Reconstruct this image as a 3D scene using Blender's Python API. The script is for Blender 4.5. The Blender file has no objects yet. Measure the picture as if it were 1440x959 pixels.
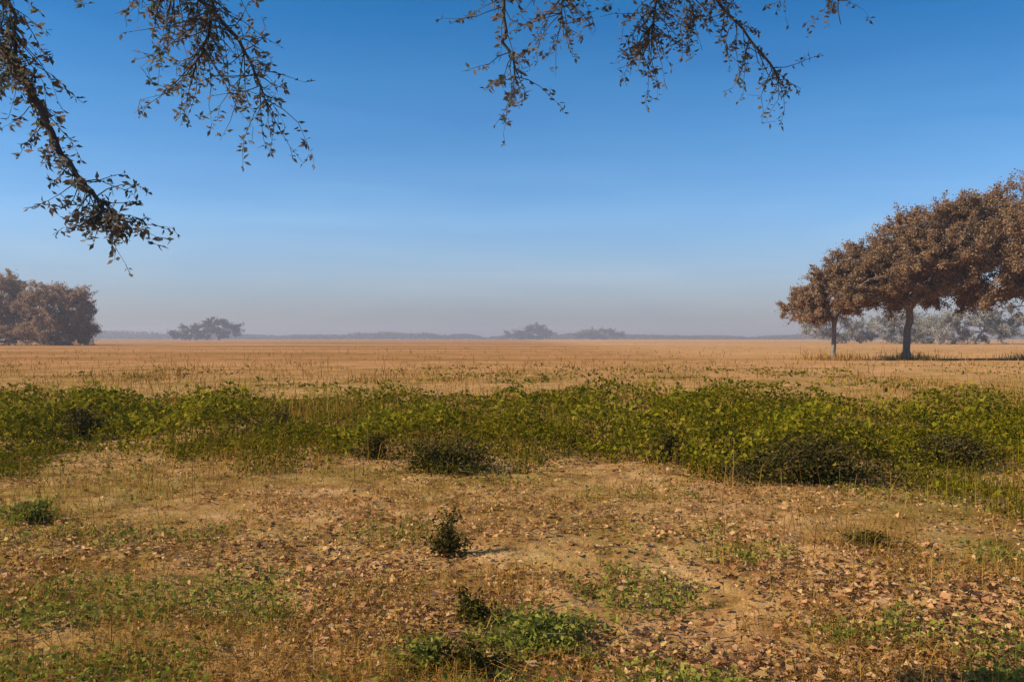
import bpy, math, random
import numpy as np
from mathutils import Vector

SC = bpy.context.scene
COL = SC.collection
R = math.radians
F = 1383.0            # focal length in photo pixels (1440 wide)
EYE = 1.60
rs = np.random.RandomState(7)

# ------------------------------------------------------------------ noise
def _hash(ix, iy, s):
    n = (ix * 374761393 + iy * 668265263 + s * 974711) & 0xFFFFFFFF
    n = ((n ^ (n >> 13)) * 1274126177) & 0xFFFFFFFF
    return ((n ^ (n >> 16)) & 0xFFFF) / 65535.0
def vnoise(x, y, s=0):
    x = np.asarray(x, float); y = np.asarray(y, float)
    ix = np.floor(x).astype(np.int64); iy = np.floor(y).astype(np.int64)
    fx = x - ix; fy = y - iy
    fx = fx*fx*(3-2*fx); fy = fy*fy*(3-2*fy)
    a = _hash(ix, iy, s); b = _hash(ix+1, iy, s); c = _hash(ix, iy+1, s); d = _hash(ix+1, iy+1, s)
    return (a*(1-fx)+b*fx)*(1-fy) + (c*(1-fx)+d*fx)*fy
def fbm(x, y, s=0, o=4):
    v = 0; a = .5; t = 0
    for k in range(o):
        v = v + a*vnoise(x*2**k, y*2**k, s+17*k); t += a; a *= .5
    return v/t
def height(x, y):
    x = np.asarray(x, float); y = np.asarray(y, float)
    r = np.hypot(x, y)
    near = np.clip(1 - r/90, 0, 1)
    return (near*(0.16*(fbm(x*.35, y*.35, 3)-.5) + 0.07*(fbm(x*1.7, y*1.7, 5)-.5)
            + 0.055*(np.clip((26-r)/12, 0, 1)*(np.abs(fbm(x*3.1, y*5.2, 6)-.5)*2)**.8*np.clip((fbm(x*.6, y*.6, 8)-.35)*4, .15, 1)))
            + 0.022*np.clip((16-r)/6, 0, 1)*(fbm(x*13, y*13, 7, 3)-.5)
            + 0.5*(fbm(x*.02, y*.02, 9)-.5)*np.clip((r-60)/300, 0, 1))

# ------------------------------------------------------------------ mesh helpers
def mesh(name, v, f, mat, parent=None, smooth=False):
    """v (n,3), f (m,k) index array -> ONE object"""
    me = bpy.data.meshes.new(name)
    v = np.ascontiguousarray(v, np.float32); f = np.ascontiguousarray(f, np.int32)
    m, k = f.shape
    me.vertices.add(len(v)); me.vertices.foreach_set('co', v.ravel())
    me.loops.add(m*k); me.loops.foreach_set('vertex_index', f.ravel())
    me.polygons.add(m); me.polygons.foreach_set('loop_start', np.arange(0, m*k, k, dtype=np.int32))
    me.polygons.foreach_set('loop_total', np.full(m, k, np.int32))
    me.update(calc_edges=True)
    if smooth: me.polygons.foreach_set('use_smooth', np.ones(m, bool))
    me.materials.append(mat)
    o = bpy.data.objects.new(name, me); COL.objects.link(o)
    if parent: o.parent = parent
    return o
def tag(o, label=None, cat=None, group=None, kind=None):
    if label: o['label'] = label
    if cat: o['category'] = cat
    if group: o['group'] = group
    if kind: o['kind'] = kind
    return o
def thing(name, label, cat, loc, group=None):
    o = bpy.data.objects.new(name, None); COL.objects.link(o)
    o.location = loc; o.empty_display_size = .2
    return tag(o, label, cat, group)

def leaves(p, size, rng, aspect=.42, up=0.0, droop=0.0, base=False, fold=.10):
    """kite shaped folded leaves at points p"""
    n = len(p)
    d = rng.normal(size=(n, 3)); d[:, 2] = d[:, 2]*.7 + up - droop
    d /= np.linalg.norm(d, axis=1)[:, None] + 1e-9
    e = rng.normal(size=(n, 3)); s = np.cross(d, e); s /= np.linalg.norm(s, axis=1)[:, None] + 1e-9
    nrm = np.cross(s, d)
    L = (np.asarray(size)*np.ones(n))[:, None]
    if base: p = p + d*L*.62
    a = p - d*L*.5; b = p + d*L*.5
    m = p - d*L*.06 + nrm*L*fold
    c1 = m + s*L*aspect*.5; c2 = m - s*L*aspect*.5
    v = np.stack([a, c1, b, c2], 1).reshape(-1, 3)
    return v, np.arange(4*n).reshape(n, 4)
def blades(base, h, w, rng, lean=.5):
    """thin bent grass blades, two quads each (second one tapering)"""
    n = len(base)
    a = rng.uniform(0, 2*np.pi, n); ln = np.abs(rng.normal(0, lean, n))*h
    dx = np.stack([np.cos(a), np.sin(a), np.zeros(n)], 1)
    t = rng.uniform(0, np.pi, n); sd = np.stack([np.cos(t), np.sin(t), np.zeros(n)], 1)*(w*np.ones(n))[:, None]*.5
    hh = np.stack([np.zeros(n), np.zeros(n), h*np.ones(n)], 1)
    mid = base + hh*.6 + dx*(ln*.3)[:, None]; tip = base + hh*np.clip(1-.35*(ln/h)[:, None], .3, 1) + dx*ln[:, None]
    v = np.stack([base-sd, base+sd, mid+sd*.8, mid-sd*.8, tip+sd*.15, tip-sd*.15], 1).reshape(-1, 3)
    i = np.arange(n)[:, None]*6
    return v, np.concatenate([i+np.array([[0, 1, 2, 3]]), i+np.array([[3, 2, 4, 5]])])
def merge(*vf):
    V, Fc, o = [], [], 0
    for v, f in vf:
        V.append(v); Fc.append(f+o); o += len(v)
    return np.concatenate(V), np.concatenate(Fc)
def tubes(segs, k=6):
    """segs: (p0,p1,r0,r1) tapered tubes"""
    V, Fc, o = [], [], 0
    ang = np.arange(k)*2*np.pi/k
    for p0, p1, r0, r1 in segs:
        p0 = np.asarray(p0, float); p1 = np.asarray(p1, float)
        d = p1-p0; l = np.linalg.norm(d)
        if l < 1e-6: continue
        d /= l
        u = np.cross(d, [0.3, .9, .2]); u /= np.linalg.norm(u); w = np.cross(d, u)
        ring = np.cos(ang)[:, None]*u + np.sin(ang)[:, None]*w
        V.append(p0-d*r0*.25+ring*r0); V.append(p1+d*r1*.25+ring*r1)
        i = np.arange(k); j = (i+1) % k
        Fc.append(np.stack([i, j, j+k, i+k], 1)+o); o += 2*k
    return np.concatenate(V), np.concatenate(Fc)

# ------------------------------------------------------------------ materials
def new_mat(name):
    m = bpy.data.materials.new(name); m.use_nodes = True
    nt = m.node_tree; nt.nodes.clear()
    return m, nt, nt.nodes, nt.links
def ramp(N, stops):
    r = N.new('ShaderNodeValToRGB'); e = r.color_ramp.elements
    while len(e) < len(stops): e.new(.5)
    for x, (p, c) in zip(e, stops): x.position = p; x.color = (*c, 1)
    return r
def leaf_mat(name, cols, trans=.3):
    m, nt, N, L = new_mat(name)
    g = N.new('ShaderNodeNewGeometry')
    r = ramp(N, [(i/max(1, len(cols)-1), c) for i, c in enumerate(cols)])
    L.new(g.outputs['Random Per Island'], r.inputs[0])
    d = N.new('ShaderNodeBsdfDiffuse'); t = N.new('ShaderNodeBsdfTranslucent')
    L.new(r.outputs[0], d.inputs[0]); L.new(r.outputs[0], t.inputs[0])
    mx = N.new('ShaderNodeMixShader'); mx.inputs[0].default_value = trans
    L.new(d.outputs[0], mx.inputs[1]); L.new(t.outputs[0], mx.inputs[2])
    o = N.new('ShaderNodeOutputMaterial'); L.new(mx.outputs[0], o.inputs[0])
    return m
def bark_mat(name, a, b, scale=9):
    m, nt, N, L = new_mat(name)
    tc = N.new('ShaderNodeTexCoord'); mp = N.new('ShaderNodeMapping'); mp.inputs['Scale'].default_value = (scale, scale, scale*.25)
    L.new(tc.outputs['Object'], mp.inputs[0])
    n = N.new('ShaderNodeTexNoise'); n.inputs['Scale'].default_value = 1.5; n.inputs['Detail'].default_value = 6
    L.new(mp.outputs[0], n.inputs['Vector'])
    r = ramp(N, [(.3, a), (.7, b)]); L.new(n.outputs[0], r.inputs[0])
    p = N.new('ShaderNodeBsdfPrincipled'); p.inputs['Roughness'].default_value = .9
    L.new(r.outputs[0], p.inputs['Base Color'])
    bp = N.new('ShaderNodeBump'); bp.inputs['Strength'].default_value = .6; bp.inputs['Distance'].default_value = .02
    L.new(n.outputs[0], bp.inputs['Height']); L.new(bp.outputs[0], p.inputs['Normal'])
    o = N.new('ShaderNodeOutputMaterial'); L.new(p.outputs[0], o.inputs[0])
    return m
def ground_mat():
    m, nt, N, L = new_mat('soil')
    tc = N.new('ShaderNodeTexCoord')
    def noise(s, det=6, rough=.6):
        n = N.new('ShaderNodeTexNoise'); n.inputs['Scale'].default_value = s
        n.inputs['Detail'].default_value = det; n.inputs['Roughness'].default_value = rough
        L.new(tc.outputs['Object'], n.inputs['Vector']); return n
    big = noise(.35, 5); mid = noise(2.2, 6); fine = noise(34, 5, .7); far = noise(.018, 6)
    soil = ramp(N, [(.30, (.20, .105, .036)), (.44, (.42, .22, .078)), (.58, (.56, .32, .13)), (.75, (.64, .40, .19))])
    L.new(mid.outputs[0], soil.inputs[0])
    mpp = N.new('ShaderNodeMapping'); mpp.inputs['Scale'].default_value = (.45, 1.6, 1)
    L.new(tc.outputs['Object'], mpp.inputs[0]); L.new(mpp.outputs[0], far.inputs['Vector'])
    plain = ramp(N, [(.32, (.27, .15, .045)), (.43, (.40, .185, .065)), (.52, (.51, .24, .10)), (.64, (.60, .30, .14))])
    L.new(far.outputs[0], plain.inputs[0])
    # the bare plain starts beyond the green strip
    sp = N.new('ShaderNodeSeparateXYZ'); L.new(tc.outputs['Object'], sp.inputs[0])
    mr = N.new('ShaderNodeMapRange'); mr.inputs['From Min'].default_value = 28; mr.inputs['From Max'].default_value = 62
    L.new(sp.outputs['Y'], mr.inputs['Value'])
    rx = N.new('ShaderNodeMapRange'); rx.inputs['From Min'].default_value = 9; rx.inputs['From Max'].default_value = 24; rx.inputs['To Max'].default_value = .55
    L.new(sp.outputs['X'], rx.inputs['Value'])
    pale = N.new('ShaderNodeMix'); pale.data_type = 'RGBA'; pale.inputs['B'].default_value = (.68, .37, .175, 1)
    L.new(rx.outputs[0], pale.inputs['Factor']); L.new(plain.outputs[0], pale.inputs['A'])
    mx = N.new('ShaderNodeMix'); mx.data_type = 'RGBA'
    L.new(mr.outputs[0], mx.inputs['Factor']); L.new(soil.outputs[0], mx.inputs['A']); L.new(pale.outputs['Result'], mx.inputs['B'])
    # moss / litter stains
    st = ramp(N, [(.44, (1, 1, 1)), (.62, (.60, .70, .42))]); L.new(big.outputs[0], st.inputs[0])
    m2 = N.new('ShaderNodeMix'); m2.data_type = 'RGBA'; m2.blend_type = 'MULTIPLY'; m2.inputs['Factor'].default_value = .9
    L.new(mx.outputs['Result'], m2.inputs['A']); L.new(st.outputs[0], m2.inputs['B'])
    fr = ramp(N, [(.3, (.62, .6, .58)), (.6, (1.08, 1.05, 1.0))]); L.new(fine.outputs[0], fr.inputs[0])
    m3 = N.new('ShaderNodeMix'); m3.data_type = 'RGBA'; m3.blend_type = 'MULTIPLY'; m3.inputs['Factor'].default_value = .8
    L.new(m2.outputs['Result'], m3.inputs['A']); L.new(fr.outputs[0], m3.inputs['B'])
    p = N.new('ShaderNodeBsdfDiffuse'); L.new(m3.outputs['Result'], p.inputs['Color'])
    ad = N.new('ShaderNodeMath'); ad.operation = 'MULTIPLY_ADD'; ad.inputs[1].default_value = .35
    L.new(fine.outputs[0], ad.inputs[0]); L.new(mid.outputs[0], ad.inputs[2])
    bp = N.new('ShaderNodeBump'); bp.inputs['Strength'].default_value = .9; bp.inputs['Distance'].default_value = .06
    L.new(ad.outputs[0], bp.inputs['Height']); L.new(bp.outputs[0], p.inputs['Normal'])
    o = N.new('ShaderNodeOutputMaterial'); L.new(p.outputs[0], o.inputs[0])
    return m

M_ground = ground_mat()
M_green = leaf_mat('olive_leaf', [(.06, .058, .003), (.11, .105, .004), (.18, .15, .006), (.25, .165, .010)])
M_weed = leaf_mat('weed_leaf', [(.13, .14, .018), (.22, .225, .032), (.31, .28, .055)])
M_dark = leaf_mat('dark_leaf', [(.05, .048, .006), (.075, .07, .008), (.10, .08, .010), (.16, .09, .03)], .15)  # own tone of the dark weeds; on shrubs it paints in shaded hollows
M_shade = leaf_mat('hollow_shade_leaf', [(.026, .024, .005), (.045, .040, .006), (.07, .055, .008), (.13, .085, .025), (.10, .09, .008)], .15)  # leaf colour darkened to put the shade of near-black hollows into the shrubs
M_straw = leaf_mat('straw', [(.26, .13, .02), (.36, .19, .032), (.46, .25, .06), (.20, .10, .018)], .2)
M_litter = leaf_mat('litter', [(.20, .085, .035), (.36, .165, .07), (.50, .25, .12), (.60, .38, .19), (.32, .14, .05), (.50, .32, .10), (.56, .30, .13)], .15)
M_brown = leaf_mat('brown_leaf', [(.15, .088, .045), (.28, .165, .085), (.36, .215, .115), (.46, .285, .16), (.25, .18, .085)], .36)
M_grey = leaf_mat('grey_brown_leaf', [(.26, .17, .10), (.40, .26, .155), (.54, .36, .22)], .4)
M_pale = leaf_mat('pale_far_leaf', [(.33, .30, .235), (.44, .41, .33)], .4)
M_broad = leaf_mat('yellow_green_leaf', [(.14, .14, .008), (.24, .21, .012), (.33, .24, .02)], .35)
M_far = leaf_mat('far_leaf', [(.10, .075, .045), (.15, .105, .06)], .2)
M_over = leaf_mat('overhead_leaf', [(.10, .115, .075), (.15, .155, .10), (.24, .16, .12), (.18, .14, .12)], .5)
M_bark = bark_mat('bark', (.10, .082, .066), (.25, .205, .165))
M_barkd = bark_mat('bark_dark', (.035, .03, .026), (.09, .078, .064), 20)

# ------------------------------------------------------------------ ground
rr = np.concatenate([np.geomspace(.35, 3, 24)[:-1], np.geomspace(3, 40, 430)[:-1], np.geomspace(40, 9000, 190)])
aa = np.concatenate([np.linspace(R(40), R(140), 560, endpoint=False), np.linspace(R(140), R(400), 120, endpoint=False)])
nr, na = len(rr), len(aa)
X = rr[:, None]*np.cos(aa); Y = rr[:, None]*np.sin(aa)
P = np.stack([X, Y, height(X, Y)], -1).reshape(-1, 3)
i, j = np.meshgrid(np.arange(nr-1), np.arange(na), indexing='ij'); j2 = (j+1) % na
Q = np.stack([i*na+j, (i+1)*na+j, (i+1)*na+j2, i*na+j2], -1).reshape(-1, 4)
c = len(P); P = np.vstack([P, [[0, 0, float(height(0, 0))]]])
k2 = np.arange(0, na, 2)
Q = np.vstack([Q, np.stack([np.full(na//2, c), k2, k2+1, (k2+2) % na], -1)])
tag(mesh('ground', P, Q, M_ground, smooth=True), kind='structure')

def on(px, py, dz=0):
    """ground point seen at photo pixel (px, py)"""
    d = EYE*F/(py-476); x = (px-720)/F*d
    return (x, d, float(height(x, d))+dz)
def fan(n, y0, y1, rng, side=.62, pad=1.5, power=1.0):
    """points spread over the view wedge, uniform on screen depth when power=1"""
    u = rng.uniform(0, 1, n)
    y = 1/((1/y0)*(1-u)+(1/y1)*u) if power == 1 else y0+(y1-y0)*u**power
    x = rng.uniform(-1, 1, n)*(y*side+pad)
    return x, y

# ------------------------------------------------------------------ single weeds and shrubs
ROOM = []
def room(x, y):
    """0 where a shrub stands or where its front must stay open"""
    k = np.ones(len(x))
    for a, b, r in ROOM:
        k *= np.where((np.abs(x-a) < r*.95) & (y > b-1.9*r) & (y < b+.25*r), .06, 1)
    return k
def plant(name, label, cat, px, py, rad, h, mat, seed, nl=2600, size=.05, ns=30, tight=.13):
    """a sprawling plant: stems of unequal length from one crown, leaves strung along them"""
    g = np.random.RandomState(seed)
    t = thing(name, label, cat, on(px, py)); ROOM.append((*on(px, py)[:2], rad))
    a = g.uniform(0, 2*np.pi, ns); q = rad*g.uniform(.05, 1, ns)**.7*(1+.38*np.cos(a*2+seed)+.3*np.cos(a*3+2*seed))
    tips = np.stack([q*np.cos(a), q*np.sin(a), h*g.uniform(.2, 1, ns)**1.2*np.clip(1.1-.6*(q/rad)**2, .12, 1)], 1)
    segs = []; mids = []
    for tp in tips:
        b0 = np.array([tp[0]*.12, tp[1]*.12, -.03]); m = tp*np.array([.42, .42, .7])+g.normal(0, .05*rad, 3)*np.array([1, 1, .4])
        mids.append(m); r = .006*h+.0016
        segs += [(b0, m, r*1.3, r), (m, tp, r, .0012)]
        for _ in range(2):
            e = m+(tp-m)*g.uniform(.2, .9); segs.append((e, e+g.normal(0, .12*rad, 3)*np.array([1, 1, .5])+np.array([0, 0, .05*h]), r*.5, .001))
    mids = np.array(mids)
    mesh('stem', *tubes(segs, 5), M_twig, t)
    w = g.uniform(.1, 1.6, ns); k = g.choice(ns, nl, p=w/w.sum()); f = g.uniform(.05, 1.05, (nl, 1))
    p = np.where(f < .5, mids[k]*f*2, mids[k]+(tips[k]-mids[k])*(f-.5)*2)+g.normal(0, 1, (nl, 3))*np.array([rad*tight, rad*tight, h*.09])
    p[:, 2] = np.abs(p[:, 2])+.004
    mesh('foliage', *leaves(p, size*g.uniform(.4, 1.4, nl), g, .45, .15), mat, t)
    return t
M_twig = bark_mat('twig', (.12, .08, .045), (.26, .17, .09), 30)
plant('shrub', 'broadest shade-dark shrub in the green strip, right of centre', 'shrub', 1128, 676, 1.0, .48, M_shade, 101, 15000, .05, 90, .15)
plant('shrub', 'shade-dark low shrub at the front edge of the green strip, left of centre', 'shrub', 632, 666, .78, .40, M_dark, 102, 7500, .05, 70, .17)
plant('shrub', 'small shade-dark shrub at the front edge of the green strip, nearest the middle', 'shrub', 528, 646, .30, .34, M_dark, 108, 2600, .045, 34, .15)
plant('shrub', 'shade-dark rounded shrub in the green strip, below the hazy trees left of centre', 'shrub', 392, 618, .34, .50, M_shade, 110, 2600, .05, 34, .15)
plant('shrub', 'small shade-dark shrub in the green strip, below the brown trees at the left edge', 'shrub', 112, 618, .46, .50, M_shade, 103, 4600, .05, 44, .15)
plant('shrub', 'shade-dark spreading shrub in the green strip, near the right edge', 'shrub', 1330, 652, .72, .40, M_shade, 109, 7000, .05, 60, .15)
plant('shrub', 'narrow shade-dark shrub in the green strip, just right of the middle', 'shrub', 935, 650, .26, .36, M_shade, 111, 2600, .045, 34, .15)
plant('weed', 'bright green leafy weed by the left edge of the picture, on the brown soil', 'weed', 45, 735, .30, .20, M_weed, 104, 1500, .05)
plant('weed', 'widest green weed, at the bottom middle among brown leaf litter', 'weed', 768, 905, .42, .18, M_weed, 105, 2300, .04, 48)
plant('weed', 'dark weed at the lower edge, just left of the widest green one', 'weed', 662, 948, .16, .20, M_dark, 106, 1500, .032, 34)
plant('weed', 'tallest dark upright weed alone on the bare soil, left of centre', 'weed', 628, 782, .17, .33, M_dark, 107, 1500, .035, 34)
plant('weed', 'dark weed on the leaf litter, between the tallest upright one and the widest green one', 'weed', 658, 872, .15, .20, M_dark, 112, 1200, .032, 30)
plant('weed', 'leafy green weed at the lower edge, left of the dark weed there', 'weed', 598, 940, .20, .17, M_weed, 113, 1100, .034, 34)
plant('weed', 'low dark brown-green weed on the litter in the right foreground, below the green strip', 'weed', 1222, 778, .30, .13, M_dark, 114, 1400, .035, 36)

# ------------------------------------------------------------------ low green growth across the middle
g = np.random.RandomState(11)
def band_cover(x, y):
    edge = 11.3 - 1.6*np.clip(x/y*4, -.5, 1) + 3.2*(fbm(x*.33, x*0+3, 21)-.5)*2 + 2.2*(fbm(x*1.3, y*.6, 23)-.5)*2
    far = 26.5 + 11*(fbm(x*.13, x*0+8, 22)-.5) + 7*(fbm(x*.5, y*.3, 24)-.5)
    return np.clip((y-edge)/2.4, 0, 1)**.6*np.maximum(np.clip((far-y)/5, 0, 1), .22*np.clip((fbm(x*.22, y*.12, 25)-.52)*7, 0, 1)*np.clip((66-y)/20, 0, 1))
def band_height(x, y, cov):
    return (.06+1.05*np.clip(fbm(x*.8, y*.5, 33)-.37, 0, 1)*1.6)*np.clip(cov*1.3, .25, 1)
n = 640000
x, y = fan(n, 7.4, 66, g)
cov = band_cover(x, y)
dens = fbm(x*.75, y*.5, 31)
keep = g.uniform(0, 1, n) < room(x, y)*cov*np.clip((dens-.32)*4.4, .08, 1)
x, y, cov = x[keep], y[keep], cov[keep]
z = height(x, y)+band_height(x, y, cov)*(1-g.uniform(0, 1, len(x))**2*.95)
v = leaves(np.stack([x, y, z], 1), np.clip(.0036*y, .035, .16)*g.uniform(.4, 1.5, len(x)), g, .5, .25)
tag(mesh('green_ground_cover', *v, M_green), kind='stuff')
# a second, broader leaved kind growing higher in loose drifts
n = 70000
x, y = fan(n, 8.5, 36, g)
cov = band_cover(x, y)
keep = g.uniform(0, 1, n) < room(x, y)*cov*np.clip((fbm(x*.55+9, y*.4, 35)-.52)*7, 0, 1)
x, y, cov = x[keep], y[keep], cov[keep]
z = height(x, y)+(band_height(x, y, cov)+.16*g.uniform(0, 1, len(x))**2)*(1-g.uniform(0, .7, len(x))**2)
v = leaves(np.stack([x, y, z], 1), np.clip(.006*y, .06, .17)*g.uniform(.5, 1.3, len(x)), g, .7, .1)
tag(mesh('broad_leaved_weeds', *v, M_broad), kind='stuff')
# green grass blades in the same strip
n = 60000
x, y = fan(n, 7.8, 40, g)
cov = band_cover(x, y)
keep = g.uniform(0, 1, n) < room(x, y)*cov*np.clip((fbm(x*.9+3, y*.6, 37)-.40)*4, .03, 1)
x, y = x[keep], y[keep]
v = blades(np.stack([x, y, height(x, y)-.01], 1), g.uniform(.10, .62, len(x))*g.uniform(.4, 1, len(x)), np.clip(.0007*y, .006, .03), g, .7)
tag(mesh('green_grass', *v, M_green), kind='stuff')

# stalks and dry blades standing through the green and beyond it
n = 190000
x, y = fan(n, 6.0, 170, g)
edge = 11 + 6*(fbm(x*.3, x*0+5, 43)-.5)*2
keep = g.uniform(0, 1, n) < np.clip((fbm(x*.5, y*.3, 41)-.42)*3.6, .02, 1)*np.clip((y-edge)/9, .05, .8)*np.where(y > 28, np.where(y > 60, .6, 1.0), .42+.5*np.clip((fbm(x*.3+40, y*.2, 44)-.48)*8, 0, 1))
x, y = x[keep], y[keep]
v = blades(np.stack([x, y, height(x, y)-.01], 1), g.gamma(3, .075, len(x))+.05, np.clip(.00055*y, .005, .06), g, .9)
tag(mesh('dry_grass', *v, M_straw), kind='stuff')

# ------------------------------------------------------------------ foreground litter, straw and weeds
g = np.random.RandomState(12)
n = 120000
x, y = fan(n, 3.3, 15, g)
keep = g.uniform(0, 1, n) < np.clip((fbm(x*1.1, y*1.1, 51)-.36)*4.0, .08, 1)
x, y = x[keep], y[keep]
p = np.stack([x, y, height(x, y)+g.uniform(.003, .03, len(x))], 1)
lv, lf = leaves(p, g.gamma(4, .0095, len(x)).clip(.012, .085), g, .62, fold=.24)
# lay them down
cz = p[:, 2].repeat(4); lv[:, 2] = cz+(lv[:, 2]-cz)*.62+.008
tag(mesh('leaf_litter', lv, lf, M_litter), kind='stuff')
n = 90000
x, y = fan(n, 3.3, 16, g)
keep = g.uniform(0, 1, n) < np.clip((fbm(x*1.1, y*1.1, 61)-.42)*4.5, .03, 1)
x, y = x[keep], y[keep]
v = blades(np.stack([x, y, height(x, y)-.005], 1), g.uniform(.03, .17, len(x)), g.uniform(.002, .006, len(x)), g, 1.9)
tag(mesh('dry_straw', *v, M_straw), kind='stuff')
n = 130000
x, y = fan(n, 3.3, 14, g)
bias = .10*np.clip((-x/y-.05)*2, -.5, 1) + .10*np.clip((6.2-y)/2, -.3, 1)
keep = g.uniform(0, 1, n) < np.clip((fbm(x*1.15, y*1.15, 71)+bias*1.0-.53)*5, .012, .8)
x, y = x[keep], y[keep]
z = height(x, y)+g.uniform(0, 1, len(x))**1.5*.10
v = merge(leaves(np.stack([x, y, z], 1), g.uniform(.018, .05, len(x)), g, .55, .3),
          blades(np.stack([x, y, height(x, y)-.005], 1)[::3], g.uniform(.04, .15, len(x[::3])), .005, g, .6))
tag(mesh('low_weeds', *v, M_weed), kind='stuff')

# fallen twigs among the litter
tw = np.random.RandomState(245)
tx, ty = fan(420, 4.2, 12, tw)
segs = []
for a, b in zip(tx, ty):
    th = tw.uniform(0, 2*np.pi); L_ = tw.uniform(.06, .35); q = np.array([a, b, float(height(a, b))+.012])
    for u in range(3):
        th += tw.normal(0, .35); e = q+np.array([math.cos(th)*L_/3, math.sin(th)*L_/3, 0]); e[2] = float(height(e[0], e[1]))+.008+tw.uniform(0, .02)
        segs.append((q, e, .0045*(1-u*.25), .0045*(1-(u+1)*.25))); q = e
tag(mesh('fallen_twigs', *tubes(segs, 5), M_twig), kind='stuff')

# ------------------------------------------------------------------ trees
def make_tree(t, g, lobes, nclus, trunk_r, leaf_n, leaf_s, mat, bark, spread, fork=.35, k=7, ndrop=0, zsq=.75, min_z=None):
    """lobes: list of (cx,cy,cz,rx,ry,rz) local ellipsoids that the crown fills.
    Foliage clusters are joined, nearest first, to a growing limb skeleton."""
    pts = []
    vol = np.array([l[3]*l[4]*l[5] for l in lobes]); cnt = np.maximum(2, (nclus*vol/vol.sum()).astype(int))
    for l, c_ in zip(lobes, cnt):
        d = g.normal(size=(c_, 3)); d /= np.linalg.norm(d, axis=1)[:, None]
        q = g.uniform(.12, 1, (c_, 1))**(1/2.2)
        pts.append(np.array(l[:3])+d*q*np.array(l[3:]))
    pts = np.vstack(pts)
    if min_z is not None: pts[:, 2] = np.maximum(pts[:, 2], min_z+g.uniform(0, .6, len(pts)))
    cen = np.average([l[:3] for l in lobes], axis=0, weights=vol)
    low = min(l[2]-l[5] for l in lobes)
    nodes = []; par = []
    steps = 5
    ft = np.array([cen[0]*.35, cen[1]*.35, max(low, .3)+(cen[2]-low)*fork])
    for s in range(steps+1):
        f = s/steps
        nodes.append(np.array([ft[0]*f**1.5, ft[1]*f**1.5, -.1+(ft[2]+.1)*f])+(g.normal(0, trunk_r*.25, 3)*np.array([1, 1, 0]) if 0 < s < steps else 0))
        par.append(s-1)
    order = np.argsort(np.linalg.norm((pts-ft)*np.array([1, 1, .8]), axis=1))
    ends = []
    for ii in order:
        p = pts[ii]
        A = np.array(nodes[2:])
        d = np.linalg.norm(A-p, axis=1)+.35*np.maximum(0, A[:, 2]-p[2])
        b = int(np.argmin(d))+2
        q = nodes[b]; L = np.linalg.norm(p-q); ns = max(1, int(L/(spread*1.1)))
        pr = b
        for s in range(1, ns+1):
            f = s/ns
            nodes.append(q+(p-q)*f+np.array([0, 0, 1])*math.sin(f*math.pi)*L*.07+(g.normal(0, .05*L, 3) if s < ns else 0))
            par.append(pr); pr = len(nodes)-1
        ends.append(pr)
    N_ = len(nodes); w = np.zeros(N_); w[ends] += 1
    for q in range(N_-1, 0, -1): w[par[q]] += w[q]
    rad = trunk_r*np.maximum(w/w[0], 1e-9)**.42
    segs = []
    for q in range(1, N_):
        r0 = rad[par[q]] if par[q] <= steps else min(rad[par[q]], rad[q]*1.35)
        if par[q] == 0: r0 = trunk_r*1.75
        segs.append((nodes[par[q]], nodes[q], r0, rad[q]))
    ce = np.array([nodes[e] for e in ends]); pa = np.array([nodes[par[e]] for e in ends])
    nt_ = 7
    sub = g.normal(size=(len(ce), nt_, 3)); sub[:, :, 2] *= zsq
    out = ce-cen; out /= np.linalg.norm(out, axis=1)[:, None]+1e-9
    sub /= np.linalg.norm(sub, axis=2)[:, :, None]; sub += out[:, None, :]*.55
    sub *= (spread*g.uniform(.5, 1.55, (len(ce), nt_)))[:, :, None]
    if min_z is None:
        for q in range(len(ce)):
            for u in range(nt_): segs.append((ce[q], ce[q]+sub[q, u]*.9, max(.012, trunk_r*.06), .006))
    mesh('trunk', *tubes(segs, k), bark, t, smooth=True)
    wt = (g.gamma(1.3, 1, len(ce))+.08)[:, None]*(g.gamma(1.0, 1, (len(ce), nt_))+.05)
    idx = g.choice(len(ce)*nt_, leaf_n, p=wt.ravel()/wt.sum())
    p = ce[idx//nt_]+sub.reshape(-1, 3)[idx]*g.uniform(0, 1.05, (leaf_n, 1))**.75
    p += g.normal(0, 1, (leaf_n, 3))*spread*.17
    inner = g.uniform(0, 1, leaf_n) < .10
    p[inner] += ((pa-ce)[idx//nt_]*g.uniform(0, .9, (leaf_n, 1)))[inner]
    if min_z is not None: p[:, 2] = np.maximum(p[:, 2], .05)
    mesh('crown', *leaves(p, leaf_s*g.uniform(.6, 1.4, leaf_n), g, .55), mat, t)
def tree_at(name, label, cat, px, dist, seed, lobes, group=None, **kw):
    x = (px-720)/F*dist
    t = thing(name, label, cat, (x, dist, float(height(x, dist))), group)
    make_tree(t, np.random.RandomState(seed), lobes, **kw)
    return t
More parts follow.
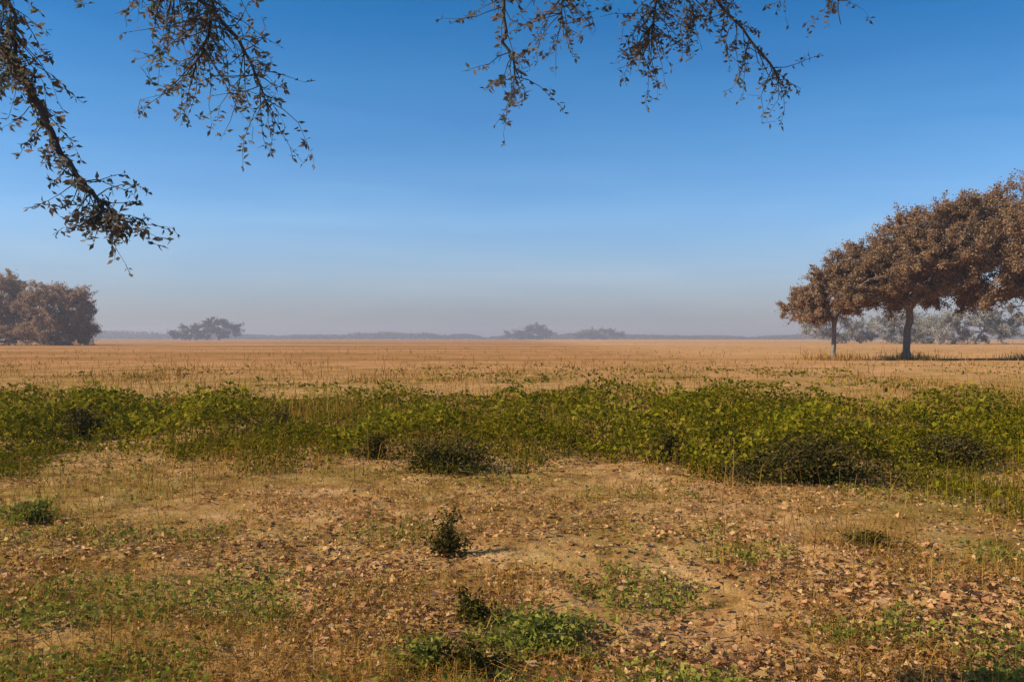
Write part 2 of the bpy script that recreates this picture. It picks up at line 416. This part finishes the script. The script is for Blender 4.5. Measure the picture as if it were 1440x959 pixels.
# the brown trees to the right
tree_at('tree', 'tallest brown leaved tree, cut by the right edge of the picture', 'tree', 1462, 76, 201,
        [(0, 0, 8.0, 9.5, 8, 4.0), (3.5, 1, 11.3, 8, 7, 3.4), (-5.2, -1, 8.0, 5.8, 6, 4.1), (-2, 0, 9.6, 5, 5, 3.2)],
        nclus=420, trunk_r=.42, leaf_n=290000, leaf_s=.17, mat=M_brown, bark=M_bark, spread=.95, fork=.04)
tree_at('tree', 'middle brown tree of the right hand group, its trunk bare below a wide crown', 'tree', 1276, 74, 202,
        [(0, 0, 6.4, 5.0, 4.5, 2.6), (2.8, 0, 8.6, 4.4, 4, 3.0), (-2.6, 0, 6.2, 3.8, 3.4, 2.5), (.2, 0, 8.2, 2.8, 3, 2.0)],
        nclus=320, trunk_r=.27, leaf_n=215000, leaf_s=.155, mat=M_brown, bark=M_bark, spread=.72, fork=.03)
tree_at('tree', 'smallest brown tree of the right hand group, at its left end', 'tree', 1172, 73, 203,
        [(0, 0, 4.9, 2.7, 2.8, 1.8), (1.6, 0, 6.0, 2.2, 2.6, 1.9), (-1.6, 0, 4.0, 2.3, 2.2, 1.2)],
        nclus=190, trunk_r=.18, leaf_n=100000, leaf_s=.14, mat=M_brown, bark=M_bark, spread=.54, fork=.05)
# rough grass at the feet of the brown trees
tg = np.random.RandomState(240)
cx = np.concatenate([(p_-720)/F*d_+tg.normal(0, 1.3, 700) for p_, d_ in ((1462, 76), (1276, 74), (1172, 73))])
cy = np.concatenate([d_+tg.normal(-.2, 1.2, 700) for d_ in (76, 74, 73)])
tag(mesh('rough_grass', *blades(np.stack([cx, cy, height(cx, cy)-.02], 1), tg.gamma(3, .12, len(cx))+.08, .035, tg, .6), M_straw), kind='stuff')
# paler trees standing behind them
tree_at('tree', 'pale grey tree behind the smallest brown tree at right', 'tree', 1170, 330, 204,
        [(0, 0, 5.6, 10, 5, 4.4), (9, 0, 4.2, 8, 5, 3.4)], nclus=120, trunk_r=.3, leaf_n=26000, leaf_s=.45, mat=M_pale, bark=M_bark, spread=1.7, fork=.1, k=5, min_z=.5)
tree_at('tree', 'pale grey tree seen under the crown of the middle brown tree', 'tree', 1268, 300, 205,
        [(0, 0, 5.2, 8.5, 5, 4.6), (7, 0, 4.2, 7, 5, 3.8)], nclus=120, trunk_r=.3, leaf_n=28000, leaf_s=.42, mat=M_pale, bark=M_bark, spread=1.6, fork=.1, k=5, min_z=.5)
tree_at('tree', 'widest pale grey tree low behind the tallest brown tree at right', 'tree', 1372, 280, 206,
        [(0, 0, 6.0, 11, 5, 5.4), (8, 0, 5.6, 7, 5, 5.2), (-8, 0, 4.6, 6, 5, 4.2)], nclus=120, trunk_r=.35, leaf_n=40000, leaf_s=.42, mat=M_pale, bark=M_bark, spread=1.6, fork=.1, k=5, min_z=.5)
# the brown clump to the left
tree_at('tree', 'brown tree cut by the left edge of the picture, taller of the two there', 'tree', -4, 226, 211,
        [(0, 0, 11.4, 6.5, 6, 5.0), (0, 0, 4.4, 9.5, 7, 4.2), (5.5, 0, 7.6, 5, 5, 4.4)],
        nclus=360, trunk_r=.5, leaf_n=120000, leaf_s=.34, mat=M_grey, bark=M_bark, spread=1.25, fork=.1, min_z=.3)
tree_at('tree', 'lower brown tree with a flat top, right of the one cut by the left edge', 'tree', 78, 222, 212,
        [(-2.4, 0, 9.6, 6.6, 5, 4.0), (4.0, 0, 8.8, 4.4, 5, 4.2), (0, 0, 3.8, 9.0, 6, 3.6), (6, 0, 4, 3.5, 4, 3.6)],
        nclus=380, trunk_r=.45, leaf_n=130000, leaf_s=.32, mat=M_grey, bark=M_bark, spread=1.2, fork=.1, min_z=.3)
# hazy trees far off
tree_at('tree', 'widest hazy grey tree on the horizon, left of the middle', 'tree', 292, 900, 221,
        [(-6, 0, 8, 22, 8, 6), (12, 0, 10, 17, 8, 8), (-26, 0, 6, 14, 6, 4)], nclus=110, trunk_r=.6, leaf_n=14000, leaf_s=1.5, mat=M_far, bark=M_bark, spread=3.2, fork=.1, k=5, min_z=1.0)
tree_at('tree', 'faint hazy tree on the horizon near the middle of the picture', 'tree', 744, 1350, 222,
        [(0, 0, 8, 34, 8, 6.0), (14, 0, 12, 18, 8, 6.0)], nclus=80, trunk_r=.6, leaf_n=7000, leaf_s=2.2, mat=M_far, bark=M_bark, spread=4.2, fork=.1, k=5, min_z=1.0)
tree_at('tree', 'faint hazy tree on the horizon, right of the middle one', 'tree', 846, 1400, 223,
        [(0, 0, 8, 32, 8, 6.0), (-16, 0, 6, 18, 8, 5.0)], nclus=80, trunk_r=.6, leaf_n=7000, leaf_s=2.2, mat=M_far, bark=M_bark, spread=4.2, fork=.1, k=5, min_z=1.0)
g = np.random.RandomState(230)
n = 80000
x = g.uniform(-1500, 1500, n); y = g.uniform(1500, 1750, n)
hmax = 2+34*np.clip(fbm(x*.006, y*0, 81)-.28, 0, 1)+7*(fbm(x*.05, y*0, 83)-.4)
p = np.stack([x, y, hmax*g.uniform(0, 1, n)**.8+.3], 1)
tag(mesh('far_woodland', *leaves(p, g.uniform(1.8, 3.6, n), g, .8), M_far), kind='stuff')

# ------------------------------------------------------------------ the overhanging tree (trunk just out of frame, left)
g = np.random.RandomState(301)
ot = thing('overhanging_tree', 'near tree whose thin dark branches hang down from the top of the picture', 'tree', (-3.7, 3.0, float(height(-3.7, 3.0))))
O = np.array(ot.location)
def at(px, py, d):
    d = d*.8
    return np.array([(px-720)/F*d, d, EYE+(476-py)/F*d])-O
segs = []; lp = []; ls = []
def limb(path, r0, r1, twigs, twl, nleaf, lsz, jitter=.018, sag=.35):
    path = [np.asarray(p, float) for p in path]
    # Catmull-Rom through the control points
    P = [2*path[0]-path[1]]+path+[2*path[-1]-path[-2]]
    c = []
    for a in range(1, len(P)-2):
        for s in range(6):
            t = s/6
            c.append(.5*((2*P[a])+(-P[a-1]+P[a+1])*t+(2*P[a-1]-5*P[a]+4*P[a+1]-P[a+2])*t*t+(-P[a-1]+3*P[a]-3*P[a+1]+P[a+2])*t**3))
    c.append(path[-1]); c = np.array(c); c[1:-1] += g.normal(0, jitter*.4, c[1:-1].shape)
    m = len(c)
    rad = r0+(r1-r0)*np.linspace(0, 1, m)**.8
    for q in range(m-1): segs.append((c[q], c[q+1], rad[q], rad[q+1]))
    d0 = c[-1]-c[0]
    for q in range(twigs):
        f = .25+.75*g.uniform()**.8; s = int(f*(m-1)); b = c[s]
        d = (c[min(s+1, m-1)]-c[max(s-1, 0)]); d /= np.linalg.norm(d)+1e-9
        d = d*.7+g.normal(0, .75, 3); d[2] -= sag; d /= np.linalg.norm(d)
        L = twl*g.uniform(.4, 1.2); pr = b; rr_ = min(.0028, rad[s]*.6)
        for u in range(4):
            d = d+g.normal(0, .22, 3); d[2] -= sag*.25; d /= np.linalg.norm(d)
            nx = pr+d*L/4; segs.append((pr, nx, rr_*(1-u*.2), rr_*(1-(u+1)*.2)))
            if u >= 1 and g.uniform() < .6:
                e = d*.6+g.normal(0, .6, 3); e[2] -= sag*.4; e /= np.linalg.norm(e)
                sp_ = nx+e*L*.22*g.uniform(.5, 1.2); segs.append((nx, sp_, rr_*.45, rr_*.3))
                for _ in range(g.poisson(nleaf/5)):
                    lp.append(nx+(sp_-nx)*g.uniform(.3, 1)); ls.append(lsz*g.uniform(.5, 1.25))
            for _ in range(g.poisson(nleaf/9*(.4+u*.5))):
                lp.append(pr+(nx-pr)*g.uniform()); ls.append(lsz*g.uniform(.5, 1.25))
            pr = nx
Z3 = np.array([0.15, .05, 2.9]); top = np.array([.35, .1, 4.4])
segs += [((0, 0, -.1), (.04, 0, 1.2), .26, .20), ((.04, 0, 1.2), Z3, .20, .17), (Z3, top, .17, .13), (top, (.2, .5, 6.2), .13, .06)]
# limb that hangs into the left of the frame
limb([Z3, at(-190, 60, 4.9), at(-40, 40, 5.0), at(40, 120, 5.0), at(76, 195, 5.0), at(122, 262, 4.95), at(152, 292, 4.9), at(160, 306, 4.9)], .036, .003, 66, .24, 24, .034)
limb([Z3+np.array([0, 0, .5]), at(-150, -190, 5.0), at(60, -160, 5.2), at(215, -60, 5.4), at(330, 55, 5.4), at(382, 155, 5.4)], .034, .003, 84, .36, 20, .032)
limb([top, at(0, -400, 5.6), at(200, -260, 5.7), at(290, -60, 5.6), at(296, 40, 5.5), at(268, 110, 5.5)], .034, .003, 84, .36, 20, .032)
limb([Z3+np.array([0, 0, .7]), at(-60, -230, 5.1), at(140, -200, 5.3), at(240, -70, 5.3), at(235, 20, 5.3)], .03, .003, 64, .32, 20, .032)
limb([top, at(200, -420, 5.4), at(520, -260, 5.6), at(690, -70, 5.7), at(710, 45, 5.7), at(729, 118, 5.7)], .034, .003, 56, .28, 20, .031)
limb([at(520, -260, 5.6), at(700, -230, 5.7), at(780, -60, 5.8), at(792, 50, 5.8)], .02, .003, 60, .30, 21, .031)
limb([at(700, -230, 5.7), at(850, -150, 5.9), at(925, -20, 5.9), at(903, 80, 5.9)], .02, .003, 60, .30, 21, .031)
limb([at(850, -150, 5.9), at(960, -130, 6.1), at(985, -30, 6.1), at(1056, 55, 6.1), at(1100, 118, 6.1)], .016, .003, 46, .26, 19, .030)
limb([at(850, -150, 5.9), at(900, -120, 6.0), at(960, -40, 6.0), at(975, 40, 6.0)], .014, .003, 36, .26, 19, .030)
limb([at(960, -130, 6.1), at(1090, -160, 6.2), at(1165, -70, 6.2), at(1182, 35, 6.2)], .012, .002, 22, .24, 18, .030)
limb([at(960, -130, 6.1), at(1040, -140, 6.2), at(1090, -60, 6.2), at(1098, 10, 6.2)], .012, .002, 12, .22, 11, .028)
limb([Z3+np.array([0, 0, .2]), at(-260, -60, 4.8), at(-80, -60, 4.8), at(16, 10, 4.8), at(22, 105, 4.8)], .034, .003, 80, .30, 22, .033)
mesh('trunk', *tubes(segs, 6), M_barkd, ot, smooth=True)
mesh('crown', *leaves(np.array(lp), np.array(ls), g, .45, 0, .35, True), M_over, ot)

# ------------------------------------------------------------------ haze
hz, _, N, L = new_mat('haze_air')
vol = N.new('ShaderNodeVolumePrincipled')
vol.inputs['Color'].default_value = (.60, .66, .79, 1); vol.inputs['Density'].default_value = .0005; vol.inputs['Anisotropy'].default_value = .2
o = N.new('ShaderNodeOutputMaterial'); L.new(vol.outputs[0], o.inputs['Volume'])
hx, hy0, hy1, z0, z1 = 2300, -60, 2300, -2.0, 26
hv = np.array([(sx*hx, sy, sz) for sz in (z0, z1) for sx, sy in ((-1, hy0), (1, hy0), (1, hy1), (-1, hy1))])
hf = np.array([(0, 3, 2, 1), (4, 5, 6, 7), (0, 1, 5, 4), (1, 2, 6, 5), (2, 3, 7, 6), (3, 0, 4, 7)])
HAZE = tag(mesh('haze', hv, hf, hz), kind='stuff')

# ------------------------------------------------------------------ sky, sun, camera
SUN_AZ, SUN_EL = -97, 32          # degrees left of the view direction, above the horizon
w = bpy.data.worlds.new('World'); SC.world = w; w.use_nodes = True
N, L = w.node_tree.nodes, w.node_tree.links; N.clear()
sky = N.new('ShaderNodeTexSky'); sky.sky_type = 'NISHITA'; sky.sun_disc = False
sky.sun_elevation = R(SUN_EL); sky.sun_rotation = R(SUN_AZ); sky.air_density = 1.0; sky.dust_density = .6; sky.ozone_density = 2.0
# darker, deeper blue with height, greyer towards the horizon
tc = N.new('ShaderNodeTexCoord'); sp = N.new('ShaderNodeSeparateXYZ'); L.new(tc.outputs['Generated'], sp.inputs[0])
rp = ramp(N, [(0.0, (.30, .325, .465)), (.033, (.40, .435, .61)), (.062, (.44, .505, .69)), (.122, (.39, .565, .79)), (.20, (.225, .485, .72)), (.315, (.06, .375, .63)), (.7, (.2, .5, .7))])
L.new(sp.outputs['Z'], rp.inputs[0])
mu = N.new('ShaderNodeMix'); mu.data_type = 'RGBA'; mu.blend_type = 'MULTIPLY'; mu.inputs['Factor'].default_value = 1
L.new(sky.outputs[0], mu.inputs['A']); L.new(rp.outputs[0], mu.inputs['B'])
# faint unevenness of the high haze
mpn = N.new('ShaderNodeMapping'); mpn.inputs['Scale'].default_value = (2.2, 2.2, 14); L.new(tc.outputs['Generated'], mpn.inputs[0])
hn = N.new('ShaderNodeTexNoise'); hn.inputs['Scale'].default_value = 1.6; hn.inputs['Detail'].default_value = 7; hn.inputs['Distortion'].default_value = .6
L.new(mpn.outputs[0], hn.inputs['Vector'])
hr = ramp(N, [(.35, (.93, .96, .98)), (.72, (1.12, 1.07, 1.03))]); L.new(hn.outputs[0], hr.inputs[0])
mu2 = N.new('ShaderNodeMix'); mu2.data_type = 'RGBA'; mu2.blend_type = 'MULTIPLY'; mu2.inputs['Factor'].default_value = 1
L.new(mu.outputs['Result'], mu2.inputs['A']); L.new(hr.outputs[0], mu2.inputs['B']); mu = mu2
bg = N.new('ShaderNodeBackground'); bg.inputs['Strength'].default_value = .13
L.new(mu.outputs['Result'], bg.inputs[0])
ow = N.new('ShaderNodeOutputWorld'); L.new(bg.outputs[0], ow.inputs[0])

sl = bpy.data.lights.new('sun', 'SUN'); sl.energy = 4.4; sl.angle = R(.5); sl.color = (1, .87, .68)
so = bpy.data.objects.new('sun', sl); COL.objects.link(so)
sd = Vector((math.sin(R(SUN_AZ))*math.cos(R(SUN_EL)), math.cos(R(SUN_AZ))*math.cos(R(SUN_EL)), math.sin(R(SUN_EL))))
so.rotation_euler = sd.to_track_quat('Z', 'Y').to_euler(); so.location = sd*50

cam = bpy.data.cameras.new('camera'); cam.sensor_width = 36; cam.lens = F/1440*36
cam.clip_start = .05; cam.clip_end = 20000
co = bpy.data.objects.new('camera', cam); COL.objects.link(co)
co.location = (0, 0, EYE); co.rotation_euler = (R(90)-math.atan(3.5/F), 0, 0)
SC.camera = co

SC.view_settings.view_transform = 'Standard'; SC.view_settings.look = 'None'
SC.view_settings.exposure = 0.6; SC.view_settings.gamma = 1
SC.cycles.use_denoising = True
SC.cycles.max_bounces = 6; SC.cycles.volume_bounces = 1; SC.cycles.transparent_max_bounces = 8
